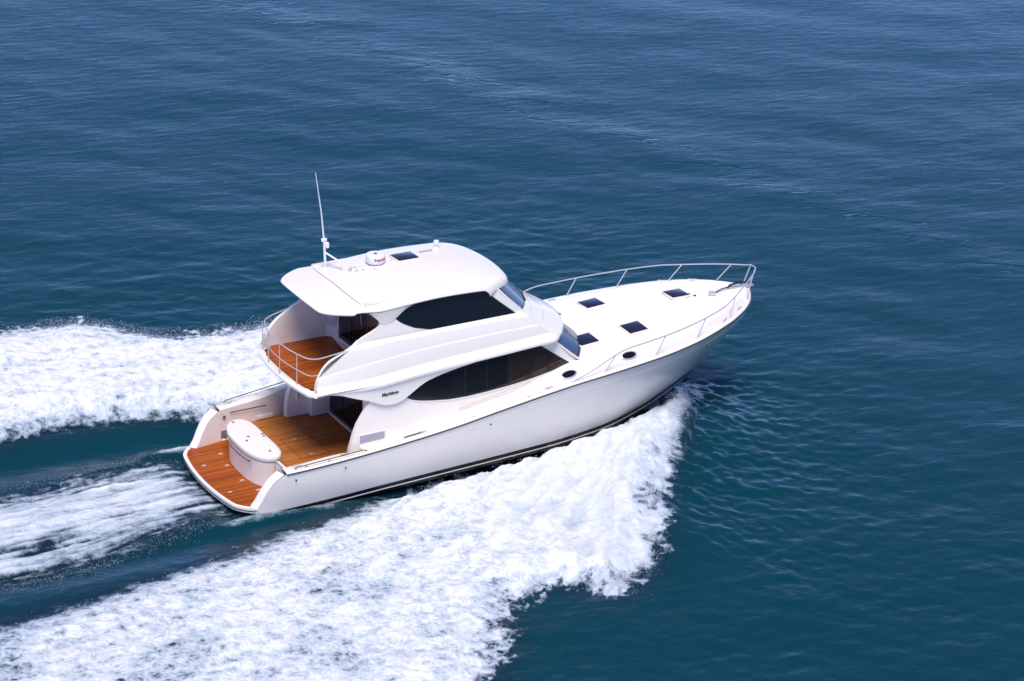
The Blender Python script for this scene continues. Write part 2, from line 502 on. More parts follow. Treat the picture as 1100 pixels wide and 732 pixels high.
def strip_window(name, top, bot, W, sd, off, mat, parent, xs_, thick=.03):
    tp = lambda x: np.interp(x, [p[0] for p in top], [p[1] for p in top])
    bt = lambda x: np.interp(x, [p[0] for p in bot], [p[1] for p in bot])
    rows = []
    for f in np.linspace(0, 1, 7):
        row = []
        for x in xs_:
            z = float(bt(x)) * (1 - f) + float(tp(x)) * f; row.append((x, sd * (W(x, z) + off), z))
        rows.append(row)
    m = MB(); m.grid(rows)
    loop = rows[0] + [r[-1] for r in rows[1:-1]] + rows[-1][::-1] + [r[0] for r in rows[1:-1]][::-1]
    m.grid([loop, [(p[0], p[1] - sd * thick, p[2]) for p in loop]], True)
    return m.build(name, mat, parent, 40)
LT = [(3.80, 2.25), (3.93, 2.37), (4.08, 2.46), (4.33, 2.58), (4.61, 2.67), (5.15, 2.77), (5.69, 2.82), (7.0, 2.88), (7.98, 2.94), (9.02, 2.19)]
LB = [(3.80, 2.25), (3.87, 2.19), (3.98, 2.13), (4.2, 2.06), (4.5, 2.00), (5.1, 1.915), (5.65, 1.89), (6.34, 1.91), (7.03, 1.95), (7.74, 2.01), (8.44, 2.09), (9.02, 2.19)]
def sub(fn, cx, cz, k): return [(cx + (x - cx) * k, cz + (z - cz) * k) for x, z in fn]
xs_full = sorted(set(list(np.linspace(3.80, 9.02, 60)) + [3.83, 3.86, 7.98]))
tpL = lambda x: np.interp(x, [p[0] for p in LT], [p[1] for p in LT]); btL = lambda x: np.interp(x, [p[0] for p in LB], [p[1] for p in LB])
for sd in (-1, 1):
    w = strip_window('saloon_window', LT, LB, W_low, sd, .012, FRAMEB, boat, xs_full)
    cuts = [3.98, 5.62, 6.30, 7.00, 7.74, 8.90]
    for i in range(5):
        a, b = cuts[i] + (.02 if i else 0), cuts[i + 1] - (.05 if i in (2, 3) else .02)
        xx = np.linspace(a, b, 16)
        t2 = [(x, float(tpL(x)) - .05) for x in xx]; b2 = [(x, min(float(btL(x)) + .05, float(tpL(x)) - .06)) for x in xx]
        strip_window('window_pane', t2, b2, W_low, sd, .017, SALOONB if i > 2 else SALOON, w, xx, .01)
    # white sill bead under the window
    MB().tube([(x, sd * (W_low(x, z) + .006), z) for x, z in [(p[0], p[1] - .03) for p in LB[2:]]], .014, 6).build('window_sill', GEL, w)

# lower windscreen wrapping round under the brow
def ell(xs_, yh, xn, n=24):       # starboard shoulder to port shoulder round the nose
    out = []
    for k in range(n + 1):
        v = -1 + 2 * k / n; out.append((xn - (xn - xs_) * abs(v) ** 2.2, yh * v))
    return out
b0 = ell(9.30, 1.86, 10.10); t0 = ell(8.32, 1.80, 9.10)
rows = []
for f in np.linspace(-.05, 1.0, 8):
    row = []
    for (bx, by), (tx, ty) in zip(b0, t0):
        zb2 = deck_at(bx, by) - .01; row.append((bx + (tx - bx) * f, by + (ty - by) * f, zb2 + (3.12 - zb2) * f))
    rows.append(row)
ws = MB().grid(rows).build('lower_windscreen', FRAMEB, boat, 60)
NP = 24
for a, b in ((0, 5), (5, 9), (9, 15), (15, 19), (19, 24)):
    rr = []
    for r in rows[1:]:
        seg = []
        for j in np.linspace(a + (.22 if a else .25), b - .22, 8):
            i = int(j); i = min(i, NP - 1); q = j - i
            p = Vector(r[i]) * (1 - q) + Vector(r[i + 1]) * q
            c = Vector((8.6, 0, p.z)); d = (p - c); d.z = .35 * d.length; p = p + d.normalized() * .012
            seg.append(tuple(p))
        rr.append(seg)
    MB().grid(rr).build('windscreen_pane', SCREEN, ws, 60)
for sd in (-1, 1):  # white pillars at the windscreen corners
    MB().tube([(9.32, sd * 1.865, 2.24), (9.0, sd * 1.86, 2.50), (8.40, sd * 1.825, 3.02)], .030, 8).build('corner_pillar', GEL, boat)

# aft bulkhead of the saloon with glass doors
XB = 3.32
MB().box((XB + .06, 0, 1.55), (.10, 3.9, 2.36)).build('saloon_bulkhead', LINER, boat)
MB().box((XB - .02, .33, 1.49), (.05, 2.62, 2.10), bev=.008).build('saloon_doors', FRAMEB, boat)
sdoor = bpy.data.objects['saloon_doors']
for yy in (1.16, .33, -.50):
    MB().box((XB - .05, yy, 1.49), (.012, .72, 1.94)).build('door_pane', GLASS, sdoor)
MB().box((XB - .05, 0.33, .40), (.08, 2.7, .05), bev=.01).build('door_sill', GEL, sdoor)
for sd in (-1, 1): MB().box((3.00, sd * 1.72, 1.46), (.62, .30, 2.15), bev=.04).build('cockpit_cabinet', LINER, boat)
# louvred engine vent in the house side
for sd in (-1, 1):
    M = Matrix.Rotation(sd * 0.0, 3, 'Z')
    v = MB().box((2.76, sd * 2.030, 1.285), (.84, .03, .33), bev=.012).build('engine_vent', GEL, boat)
    MB().box((2.76, sd * 2.044, 1.295), (.74, .012, .23)).build('vent_screen', LOUVRE, v)
    m = MB()
    for k in range(7): m.box((2.76, sd * 2.051, 1.20 + .032 * k), (.74, .010, .010))
    m.build('vent_slat', LOUVRE, v)

# ------------------------------------------------------------------ flybridge base: stacked rings from the lip up
edge_x = pchip([2.6, 3.0, 3.25, 3.53, 3.74, 3.95, 4.1], [1.22, 1.28, 1.40, 1.64, 2.03, 2.42, 2.6])
c2z = pchip([1.3, 1.7, 2.15, 3.1, 4.74, 7.8, 9], [3.12, 3.21, 3.30, 3.43, 3.53, 3.57, 3.55])
c1z = pchip([2.3, 3.8, 5, 7.5, 8.4], [3.82, 3.90, 3.89, 3.86, 3.84])
LIPZ = lambda x: float(zl(x))
rings = [  # half breadth, shoulder x, nose x, height function, keep round the stern
    (2.13, 8.42, 9.43, lambda x: LIPZ(x) + .09),
    (2.06, 8.38, 9.37, lambda x: LIPZ(x) + .16),
    (1.985, 8.26, 9.24, lambda x: LIPZ(x) + .25),
    (1.950, 7.93, 8.82, lambda x: float(c2z(x)) - .03),
    (1.942, 7.915, 8.80, lambda x: float(c2z(x))),
    (1.918, 7.90, 8.785, lambda x: float(c2z(x)) + .012),
    (1.868, 7.62, 8.375, lambda x: float(c1z(x)) - .03),
    (1.860, 7.605, 8.36, lambda x: float(c1z(x)) - .004),
    (1.838, 7.595, 8.35, lambda x: float(c1z(x)) + .006),
    (1.760, 7.48, 8.22, lambda x: 3.97 + .0 * x),
]
def fb_half(k, side):
    yh, xs_, xn, zf = rings[k]
    # aft start follows the bulwark top edge
    x = 1.5
    for _ in range(8): x = float(edge_x(zf(x)))
    xa = x; pts = []
    for j in range(46):
        xx = xa + (xs_ - xa) * j / 45
        ya = yh
        # plan taper towards the stern
        ya -= .28 * float(sstep(3.4, .9, xx)) ** 1.5
        pts.append((xx, ya, zf(xx)))
    for j in range(1, 21):
        v = 1 - (j / 20) ** 1.1
        xx = xn - (xn - xs_) * v ** 2.2; pts.append((xx, yh * v, zf(min(xx, 9.3))))
    return [(p[0], side * p[1], p[2]) for p in pts]
m = MB()
for sd in (-1, 1):
    m.grid([fb_half(k, sd) for k in range(len(rings))])
fb = m.build('flybridge_coaming', GEL, boat, 17)
# inner face and cap of the aft bulwarks
for sd in (-1, 1):
    zsq = np.linspace(2.70, 4.0, 16)
    def yo(z, x): return float(np.interp(z, [2.85, 3.2, 3.85, 4.0], [1.97, 1.93, 1.83, 1.75])) - .28 * float(sstep(3.4, .9, x)) ** 1.5
    cap, inn, far = [], [], []
    for z in zsq:
        x = float(edge_x(z)); cap.append((x, sd * yo(z, x), z)); inn.append((x + .01, sd * (yo(z, x) - .11), z)); far.append((3.45, sd * 1.60, z))
    m = MB(); m.grid([cap, [((a[0] + b[0]) / 2 - .02, (a[1] + b[1]) / 2, a[2] + .015) for a, b in zip(cap, inn)], inn]); m.build('bulwark_cap', GEL, boat, 60)
    m = MB(); m.grid([[tuple(np.array(a) * (1 - f) + np.array(b) * f) for a, b in zip(inn, far)] for f in np.linspace(0, 1, 6)])
    m.build('bulwark_liner', LINER, boat)

# upper deck slab with lip, teak on top
def slab_outline(grow=0.0, n=30):
    pts = []
    yl_ = lambda x: (2.15 + grow) - .40 * float(sstep(3.4, .9, x)) ** 1.4
    # aft edge (starboard to port), corner rounded
    half = []
    for k in range(n + 1):
        y = k / n * 1.42; half.append((.94 - grow + .12 * (y / 1.42) ** 2, y))
    for k in range(1, 9):
        t = math.pi / 2 * k / 8; half.append((1.06 - grow + .42 * (1 - math.cos(t)), 1.42 + (yl_(1.5) - 1.42) * math.sin(t)))
    for x in np.linspace(1.6, 8.36, 40): half.append((float(x), yl_(float(x))))
    for k in range(1, 20):
        t = math.pi / 2 * k / 20; v = 1 - (k / 20) ** 1.1; half.append((9.45 + grow - 1.05 * v ** 2.2, (2.15 + grow) * v))
    half.append((9.45 + grow, 0.0))
    return half[::-1][:-1] + [(x, -y) for x, y in half]
so = slab_outline(); si = slab_outline(-.05); su = slab_outline(-.16)
def zz(o, d): return [float(zl(p[0])) + d for p in o]
m = MB()
R_ = []
for o, d in ((su, -.035), (si, -.03), (so, .0), (so, .06), (si, .105), (su, .10)):
    R_.append([(p[0], p[1], float(zl(p[0])) + d) for p in o])
m.grid(R_, True, True, False)
# flat top inside (only aft part shows)
m.build('upper_deck_slab', GEL, boat, 40)
teako = []
for y in np.linspace(-1.62, 1.62, 31):
    a = abs(y) / 1.62; teako.append((1.10 + .10 * a ** 2 + .32 * max(0, (a - .72) / .28) ** 2, y))
m = MB(); m.prism(teako + [(2.4, 1.74), (3.55, 1.74), (3.55, -1.74), (2.4, -1.74)], [2.60] * 35, [float(zl(x)) + .115 if x < 1.6 else 2.72 + .02 * (x - 1.6) for x, y in teako + [(2.4, 0), (3.55, 0), (3.55, 0), (2.4, 0)]])
m.build('upper_deck_teak', TEAK_WET, boat)
# hanging fashion plate under the lip with the maker's lettering
pl_low = pchip([1.10, 1.45, 1.75, 2.28, 2.75, 3.0, 3.2, 3.4, 3.6, 3.8, 4.4, 5.2, 6.2], [2.62, 2.68, 2.66, 2.50, 2.34, 2.22, 2.165, 2.15, 2.18, 2.28, 2.62, 2.80, 2.93])
for sd in (-1, 1):
    xs_ = np.linspace(1.20, 6.2, 60); rows = []
    for f in np.linspace(0, 1, 5):
        row = []
        for x in xs_:
            zt = float(zl(x)) + .01; zb2 = min(float(pl_low(x)), zt - .002); z = zt * (1 - f) + zb2 * f
            yy = 2.075 - .30 * float(sstep(3.2, .9, x)) ** 1.4; row.append((x, sd * (yy - .02 * f * 1.0), z))
        rows.append(row)
    m = MB(); m.grid(rows); m.grid([rows[-1], [(p[0], p[1] - sd * .06, p[2] + .004) for p in rows[-1]]])
    m.build('fashion_plate', GEL, boat, 40)

def text_mesh(name, body, size, mat, parent, M, extrude=.004, bold=0.0):
    cu = bpy.data.curves.new(name, 'FONT'); cu.body = body; cu.size = size; cu.extrude = extrude; cu.offset = bold
    t = bpy.data.objects.new(name + '_src', cu); COL.objects.link(t)
    dg = bpy.context.evaluated_depsgraph_get(); me = bpy.data.meshes.new_from_object(t.evaluated_get(dg))
    bpy.data.objects.remove(t); bpy.data.curves.remove(cu)
    me.transform(M); me.materials.clear(); me.materials.append(mat); me.name = name
    o = bpy.data.objects.new(name, me); COL.objects.link(o); o.parent = parent
    return o
Ms = Matrix(((1, 0, 0, 3.03), (0, 0, -1, -2.072), (.03, 1, 0, 2.44), (0, 0, 0, 1)))
text_mesh('name_lettering', 'Maritimo', .135, INK, boat, Ms, bold=.004)
Mp = Matrix(((-1, 0, 0, 3.58), (0, 0, 1, 2.072), (-.03, 1, 0, 2.46), (0, 0, 0, 1)))
text_mesh('name_lettering', 'Maritimo', .135, INK, boat, Mp, bold=.004)

# ------------------------------------------------------------------ enclosed flybridge: sides, windows, windscreen, bulkhead
def W_up(x, z): return 1.735 - .12 * (z - 3.95)
up_aft = pchip([3.85, 3.95, 4.35, 4.71, 4.84, 5.1], [2.40, 2.42, 3.15, 2.90, 2.75, 2.7])
for sd in (-1, 1):
    rows = []
    for z in list(np.linspace(3.90, 4.98, 20)):
        xa = float(up_aft(z)); xf = 7.56 - (z - 3.95) * 1.03
        rows.append([(xa + (xf - xa) * j / 40, sd * W_up(0, z), z) for j in range(41)])
    m = MB(); m.grid(rows)
    m.grid([[r[0] for r in rows], [(r[0][0] + .02, r[0][1] - sd * .10, r[0][2]) for r in rows], [(3.42, sd * 1.50, r[0][2]) for r in rows]])
    m.build('flybridge_side', GEL, boat, 40)
UT = [(3.60, 4.46), (3.73, 4.58), (3.9, 4.67), (4.12, 4.74), (4.35, 4.79), (5.2, 4.86), (6.22, 4.84), (7.28, 3.97)]
UB = [(3.60, 4.46), (3.70, 4.36), (3.83, 4.27), (4.16, 4.10), (4.62, 3.975), (5.15, 3.925), (5.68, 3.92), (6.62, 3.945), (7.28, 3.97)]
for sd in (-1, 1):
    w = strip_window('helm_window', UT, UB, W_up, sd, .010, FRAMEB, boat, sorted(list(np.linspace(3.6, 7.28, 50)) + [6.22]))
    tU = lambda x: float(np.interp(x, [p[0] for p in UT], [p[1] for p in UT])); bU = lambda x: float(np.interp(x, [p[0] for p in UB], [p[1] for p in UB]))
    for a, b in ((3.72, 5.15), (5.18, 7.20)):
        xx = np.linspace(a, b, 20)
        strip_window('window_pane', [(x, tU(x) - .03) for x in xx], [(x, min(bU(x) + .03, tU(x) - .035)) for x in xx], W_up, sd, .015, GLASS, w, xx, .01)
# upper windscreen
b1 = ell(7.52, 1.70, 8.24); t1 = ell(6.58, 1.60, 7.22)
rows = []
for f in np.linspace(0, 1, 8):
    rows.append([(bx + (tx - bx) * f, by + (ty - by) * f, 3.955 + (4.96 - 3.955) * f) for (bx, by), (tx, ty) in zip(b1, t1)])
uw = MB().grid(rows).build('upper_windscreen', FRAMEB, boat, 60)
for a, b in ((0, 9), (9, 15), (15, 24)):
    rr = []
    for fr_ in np.linspace(.06, .97, 7):
        i0 = fr_ * 7; ii = min(int(i0), 6); qq = i0 - ii; seg = []
        for j in np.linspace(a + .30, b - .30, 10):
            i = min(int(j), NP - 1); q = j - i
            p = (Vector(rows[ii][i]) * (1 - q) + Vector(rows[ii][i + 1]) * q) * (1 - qq) + (Vector(rows[ii + 1][i]) * (1 - q) + Vector(rows[ii + 1][i + 1]) * q) * qq
            d = p - Vector((6.6, 0, p.z)); d.z = .7 * d.length; seg.append(tuple(p + d.normalized() * .012))
        rr.append(seg)
    MB().grid(rr).build('windscreen_pane', SCREEN, uw, 60)
for sd in (-1, 1):
    MB().tube([(7.53, sd * 1.715, 3.96), (7.03, sd * 1.66, 4.44), (6.54, sd * 1.61, 4.94)], .030, 8).build('corner_pillar', GEL, boat)
# brow top inside the top ring, so nothing is open from above
r9 = fb_half(9, 1); r9 = [p for p in r9 if p[0] > 7.2]
m = MB(); pol = r9 + mirror(r9)[::-1][1:]; m.add([(x, y, z + .0) for x, y, z in pol], [tuple(range(len(pol)))]); m.build('brow_top', GEL, boat)
# wiper on the brow
MB().tube([(8.22, -.42, 4.02), (8.02, -.85, 4.03), (7.93, -1.16, 4.01)], [.012, .022, .018], 6).build('windscreen_wiper', RUBBER, boat)
MB().tube([(8.22, .42, 4.02), (8.02, .85, 4.03), (7.93, 1.16, 4.01)], [.012, .022, .018], 6).build('windscreen_wiper', RUBBER, boat)

# upper aft bulkhead, angled at both ends, with glass doors
pl = [(3.12, 1.64), (3.47, 1.36), (3.50, -1.36), (3.12, -1.64)]
m = MB(); m.grid([[(x, y, z) for x, y in pl] for z in (2.70, 3.4, 4.1, 4.86)]); m.build('upper_bulkhead', LINER, boat, 20)
ud = MB().box((3.46, .06, 3.76), (.05, 2.62, 2.02), bev=.008).build('upper_doors', FRAMEB, boat)
for yy in (.93, .06, -.81): MB().box((3.43, yy, 3.76), (.012, .76, 1.88)).build('door_pane', GLASS, ud)
MB().tube([(3.40, -.10, 3.7), (3.38, -.10, 4.0)], .012, 6).build('door_handle', STEEL, ud)
MB().box((3.42, .06, 2.76), (.06, 2.7, .06), bev=.01).build('door_sill', GEL, ud)
ang = math.atan2(1.36 - 1.64, 3.47 - 3.12)
MB().box((3.275, 1.49, 3.36), (.30, .02, .50), Matrix.Rotation(ang, 3, 'Z'), .006).build('speaker_panel', PANELL, boat)

# hardtop
zc = pchip([1.5, 2.1, 2.7, 3.5, 5.0, 6.4, 7.0, 7.5], [4.90, 4.96, 5.01, 5.08, 5.15, 5.10, 5.02, 4.90])
def roof_pt(u, v, thick):
    a = abs(v)
    ym = 1.78
    y = v * ym
    xaft_ = 1.53 + .13 * a ** 2 + .70 * max(0, (a - .62) / .38) ** 2
    xfr = 7.52 - .36 * a ** 2 - .72 * max(0, (a - .55) / .45) ** 2.6
    x = xaft_ + (xfr - xaft_) * u
    zz_ = float(zc(x)) - .10 * a ** 2
    # rounded rim
    du = min((x - xaft_) / .10, (xfr - x) / .26, 1); dv = min((1 - a) * ym / .40, 1)
    r = .03 if x < 3.0 else .20
    e1 = 1 - math.sqrt(max(0, 1 - (1 - du) ** 2)); e2 = 1 - math.sqrt(max(0, 1 - (1 - dv) ** 2))
    drop = (.05 if (x - xaft_) < .2 else .20) * e1 + (.03 + .16 * float(sstep(2.3, 3.3, x))) * e2
    return (x, y, zz_ - drop - thick)
us = [0, .004, .008, .012, .018, .03, .05, .08, .12] + list(np.linspace(.16, .86, 26)) + [.90, .93, .95, .965, .975, .983, .99, .995, 1]
vs = [0, .15, .3, .45, .58, .68, .76, .82, .86, .89, .91, .93, .95, .965, .98, .99, 1]
vs = [-q for q in vs[::-1]] + vs[1:]
top = [[roof_pt(u, v, 0) for v in vs] for u in us]
bot = [[roof_pt(u, v * .97, .0) for v in vs] for u in us]
bot = [[(x * 1.0 + (.02 if i < 5 else (-.06 if i > len(us) - 6 else 0)), y, min(float(zc(x)) - .07 - .13 * float(sstep(2.5, 3.3, x)) , z - .03)) for (x, y, z) in r] for i, r in enumerate(bot)]
m = MB(); m.grid(top); m.grid(bot)
lt_ = top[0] + [r[-1] for r in top[1:-1]] + top[-1][::-1] + [r[0] for r in top[1:-1]][::-1]
lb_ = bot[0] + [r[-1] for r in bot[1:-1]] + bot[-1][::-1] + [r[0] for r in bot[1:-1]][::-1]
m.grid([lt_, lb_], True)
# side skirts running down to the visor tips
skb = pchip([2.30, 2.60, 2.84, 3.05, 3.24, 3.42, 3.62, 3.95, 4.35, 5.2, 6.3], [4.82, 4.80, 4.71, 4.53, 4.36, 4.36, 4.47, 4.70, 4.81, 4.87, 4.86])
for sd in (-1, 1):
    rows = []
    for f in np.linspace(0, 1, 7):
        row = []
        for x in np.linspace(2.30, 6.3, 60):
            zt = float(zc(x)) - .10 - (.03 + .16 * float(sstep(2.3, 3.3, x))) - .022; zb2 = min(float(skb(x)), zt - .002); z = zt + (zb2 - zt) * f
            row.append((float(x), sd * (1.772 - .075 * f ** .8 - .0 * f), z))
        rows.append(row)
    m.grid(rows); m.grid([rows[-1], [(p[0], p[1] - sd * .05, p[2] + .003) for p in rows[-1]]])
ht = m.build('hardtop', GEL, boat, 50)
def roof_at(x, y):
    a = abs(y) / 1.78; return float(zc(x)) - .10 * a ** 2
# moulded joint across the visor
MB().tube([(2.90, -1.735, 4.60), (2.84, -1.782, 4.76)] + [(2.62 + .12 * (y / 1.7) ** 4, y, roof_at(2.64, y) + .0 - .14 * max(0, (abs(y) - 1.45) / .25) ** 2) for y in np.linspace(-1.70, 1.70, 30)] + [(2.84, 1.782, 4.76), (2.90, 1.735, 4.60)], .010, 6).build('visor_joint', GREY, ht)
hatch(5.05, .56, .62, .55, roof_at, 'roof_hatch')
# radome
rx, ry = 4.18, .62; rz = roof_at(rx, ry)
rd = MB().lathe((rx, ry, rz), [(.18, -.02), (.20, .03), (.255, .05), (.27, .08), (.27, .12), (.263, .123), (.263, .129), (.27, .133), (.265, .245), (.245, .272), (.18, .28)], 28).build('radar_dome', PLASTICW, boat, 30)
MB().lathe((rx, ry, rz + .28), [(.04, 0), (.05, .008), (.03, .012)], 12).build('dome_plug', INK, rd)
me_txt = text_mesh('dome_lettering', 'Raymarine', .10, RED, rd, Matrix.Identity(4), .002, .006)
for v in me_txt.data.vertices:
    th = math.radians(-122) + (v.co.x) / .275; h = v.co.y; dd = v.co.z
    v.co = (rx + (.2715 + max(dd, 0)) * math.cos(th), ry + (.2715 + max(dd, 0)) * math.sin(th), rz + .155 + h * .85)
for dx, dy in ((-.62, .02), (.44, -.10), (-.52, -.28), (-.25, -.42)):
    MB().lathe((rx + dx, ry + dy, roof_at(rx + dx, ry + dy)), [(.025, 0), (.025, .035), (.014, .05)], 8).build('roof_fitting', STEEL, boat)
MB().tube([(rx - .85, ry - .05, rz - .01), (rx - .6, ry + .05, rz + .012), (rx - .35, ry, rz + .012)], .012, 6).build('radar_cable', GEL, boat)
# horn / searchlight at the front of the roof
sl = MB().lathe((6.30, 1.05, roof_at(6.3, 1.05)), [(.06, 0), (.06, .03), (.03, .05), (.03, .08), (.07, .10), (.08, .15), (.07, .20), (.02, .21)], 14).build('search_light', PLASTICW, boat)
MB().tube([(5.60, .75, roof_at(5.6, .75) + .03), (6.02, .80, roof_at(6.02, .8) + .03)], .025, 8).build('horn', STEEL, boat)
# whip antenna on a stayed mast
AX, AY = 2.93, 1.20
am = MB().tube([(AX + .02, AY, roof_at(AX, AY) - .05), (AX, AY, 5.46), (AX - .02, AY, 5.85)], [.035, .038, .035], 8).build('antenna_mast', PLASTICW, boat)
MB().tube([(AX - .02, AY, 5.78), (AX - .10, AY, 6.6), (AX - .27, AY, 7.76)], [.026, .020, .010], 8).build('whip_antenna', PLASTICW, am)
m = MB(); m.box((AX - .02, AY, 5.80), (.16, .07, .10), bev=.02); m.box((AX + .04, AY - .06, 5.66), (.10, .10, .16), bev=.02); m.build('antenna_clamp', GEL, am)
MB().tube([(AX, AY, 5.44), (AX + .25, AY - .45, 5.27), (3.24, .69, roof_at(3.24, .69) + .02)], .026, 8).build('mast_stay', PLASTICW, am)
for x, y, h in ((3.22, .72, .14), (3.40, .58, .10), (3.34, .50, .16), (3.48, .38, .12)):
    m = MB(); m.lathe((x, y, roof_at(x, y) - .01), [(.05, 0), (.05, .02), (.022, .04), (.03, h), (.015, h + .02)], 10); m.build('antenna_base', STEEL, boat)

# ------------------------------------------------------------------ rails
def rounded(pts, r=.18, n=6):
    pts = [Vector(p) for p in pts]; out = [pts[0]]
    for a, b, c in zip(pts[:-2], pts[1:-1], pts[2:]):
        d1, d2 = (a - b), (c - b); k = min(r, d1.length * .45, d2.length * .45)
        p0, p2 = b + d1.normalized() * k, b + d2.normalized() * k
        for t in np.linspace(0, 1, n): out.append(p0 * (1 - t) ** 2 + b * 2 * t * (1 - t) + p2 * t * t)
    out.append(pts[-1]); return out
rt = [(2.72, 1.93, 3.62), (1.26, 1.62, 3.62), (1.02, .8, 3.62), (.96, 0, 3.62), (1.02, -.75, 3.62), (1.22, -1.58, 3.64), (2.26, -1.72, 3.82)]
rt[0] = (2.26, 1.72, 3.80)
rm = [(1.48, 1.66, 3.18), (1.26, 1.60, 3.17), (1.02, .8, 3.17), (.96, 0, 3.17), (1.02, -.75, 3.17), (1.20, -1.54, 3.17), (1.56, -1.68, 3.27)]
ar = MB().tube(rounded(rt, .35, 10), .017, 8).build('aft_rail', STEEL, boat)
MB().tube(rounded(rm, .30, 10), .013, 8).build('mid_rail', STEEL, ar)
for x, y in ((1.20, 1.52), (1.02, .74), (.98, -.05), (1.08, -.92)):
    MB().tube([(x, y, 2.72), (x + .0, y, 3.61)], .015, 8).build('stanchion', STEEL, ar)
# bow rail
def rail_y(x): return float(hb(x)) - .10 if x < 14.4 else .14 + (float(hb(14.4)) - .24) * max(0, (16.5 - x) / 2.1) ** .85
def rail_top(x): return (x, rail_y(x), float(zg(x)) + .10 + .47 * float(sstep(8.7, 10.6, x)) + .06 * float(sstep(14, 16.4, x)))
xs_ = [8.62 + (16.40 - 8.62) * s for s in svals(40, 1.5)]
sp = [rail_top(x) for x in xs_]
loop = mirror(sp) + [(16.52, -.12, 3.13), (16.52, .12, 3.13)] + sp[::-1]
loop[0] = (8.60, -2.56, float(zg(8.6)) + .02); loop[-1] = (8.60, 2.56, float(zg(8.6)) + .02)
br = MB().tube(loop, .018, 8).build('bow_rail', STEEL, boat)
for x in (9.75, 11.5, 13.08, 14.58, 15.77):
    for sd in (-1, 1):
        a = (x, sd * max(float(hb(x)) - .12, .1), float(zg(x)) + .03); xt = min(x + .33, 16.2); q = rail_top(xt); b_ = (q[0], sd * q[1], q[2])
        MB().tube([a, b_], .016, 8).build('stanchion', STEEL, br)
for sd in (-1, 1): MB().tube([(16.30, sd * .16, 2.50), (16.52, sd * .12, 3.13)], .022, 8).build('stanchion', STEEL, br)
# stern rails beside the wings, port cap strip and starboard
for sd in (-1, 1):
    MB().tube([(.35, sd * 2.32, 1.0), (.42, sd * 2.33, 1.045), (2.3, sd * 2.46, 1.20), (2.4, sd * 2.46, 1.16)], .014, 6).build('cap_rail', DARKSTEEL, boat)
# cleats
def cleat(x, y, z, yaw=0):
    M = Matrix.Rotation(yaw, 3, 'Z'); m = MB()
    m.tube([Vector((x, y, z + .055)) + M @ Vector((-.13, 0, .01)), Vector((x, y, z + .055)), Vector((x, y, z + .055)) + M @ Vector((.13, 0, .01))], [.012, .018, .012], 6)
    for k in (-.045, .045):
        c = Vector((x, y, z)) + M @ Vector((k, 0, 0)); m.tube([c, c + Vector((0, 0, .05))], .016, 6)
    m.build('cleat', STEEL, boat)
for sd in (-1, 1):
    for x in (.45, 1.80, 4.10, 7.95, 14.4, 15.2):
        cleat(x, sd * (float(hb(x)) - .16), float(zg(x)) + .04, -sd * .0 if x < 12 else -sd * .5)
    for x in (.70, 1.35, 3.5, 4.75, 5.6, 7.3):
        MB().lathe((x, sd * (float(hb(x)) - .13), float(zg(x)) + .045), [(.035, 0), (.038, .008), (.02, .014)], 10).build('filler_cap', STEEL, boat)
    for x, t in ((.35, .22), (1.75, .25), (6.05, .42), (13.4, .30)):
        z = float(zg(x)) - .42 * t - .12; MB().lathe((0, 0, 0), [(.028, 0), (.028, .012), (.012, .016)], 10).build('hull_outlet', DARKSTEEL, boat).matrix_local = Matrix.Translation((x, sd * (float(hb(x)) + .012), z)) @ Matrix.Rotation(sd * -math.radians(90), 4, 'X')
    MB().tube([(3.55, sd * (float(hb(3.55)) - .19), float(zg(3.55)) + .07), (4.15, sd * (float(hb(4.15)) - .19), float(zg(4.15)) + .07)], .016, 6).build('deck_slot', RUBBER, boat)
    MB().tube([(x, sd * (W_low(x, 1.5) + .05), float(zg(x)) + .16) for x in np.linspace(5.4, 7.7, 10)], .014, 6).build('grab_rail', STEEL, boat)
    MB().lathe((6.55, sd * 2.0, 1.0), [(0.01, 0), (.01, .01)], 6).build('vent_plug', GREY, boat)
# windlass, chain, anchor roller on the bow
wd = MB().lathe((14.95, -.18, 2.40), [(.16, 0), (.16, .05), (.09, .08), (.075, .16), (.11, .20), (.11, .24), (.04, .26)], 16).build('windlass', STEEL, boat)
m = MB(); m.box((14.65, .18, 2.46), (.26, .12, .10), bev=.02); m.build('windlass_switch', GREY, boat)
for x, y in ((14.25, .02), (14.36, -.14)): MB().lathe((x, y, deck_at(x, y)), [(.04, 0), (.045, .02), (.02, .03)], 10).build('foot_switch', RUBBER, boat)
MB().tube([(15.05, -.10, 2.55), (15.4, -.03, 2.60), (15.75, .0, 2.62)], .022, 6).build('anchor_chain', DARKSTEEL, boat)
anc = MB()
anc.tube([(15.62, 0, 2.58), (15.72, 0, 2.66), (16.15, .02, 2.68), (16.42, .02, 2.60)], [.025, .035, .032, .025], 8)
an = anc.build('anchor', RUBBER, boat)
m = MB(); m.box((16.15, 0, 2.545), (.75, .20, .07), bev=.02); m.tube([(15.72, -.16, 2.36), (15.74, 0, 2.60)], .03, 6); m.build('anchor_roller', STEEL, an)

# ------------------------------------------------------------------ sea surface: one sheet to the horizon
def axis(lo, hi, step, growth, far):
    mid = list(np.arange(lo, hi + 1e-6, step)); a = []; d = step; p = lo
    while p > -far: d *= growth; p -= d; a.append(p)
    b = []; d = step; p = mid[-1]
    while p < far: d *= growth; p += d; b.append(p)
    return np.array(a[::-1] + mid + b)
ax = axis(-13.0, 16.0, .07, 1.03, 6000); ay = axis(-16.5, 13.0, .07, 1.03, 6000)
X, Y = np.meshgrid(ax, ay)
spacing = np.maximum(np.gradient(ax)[None, :] + 0 * Y, np.gradient(ay)[:, None] + 0 * X)

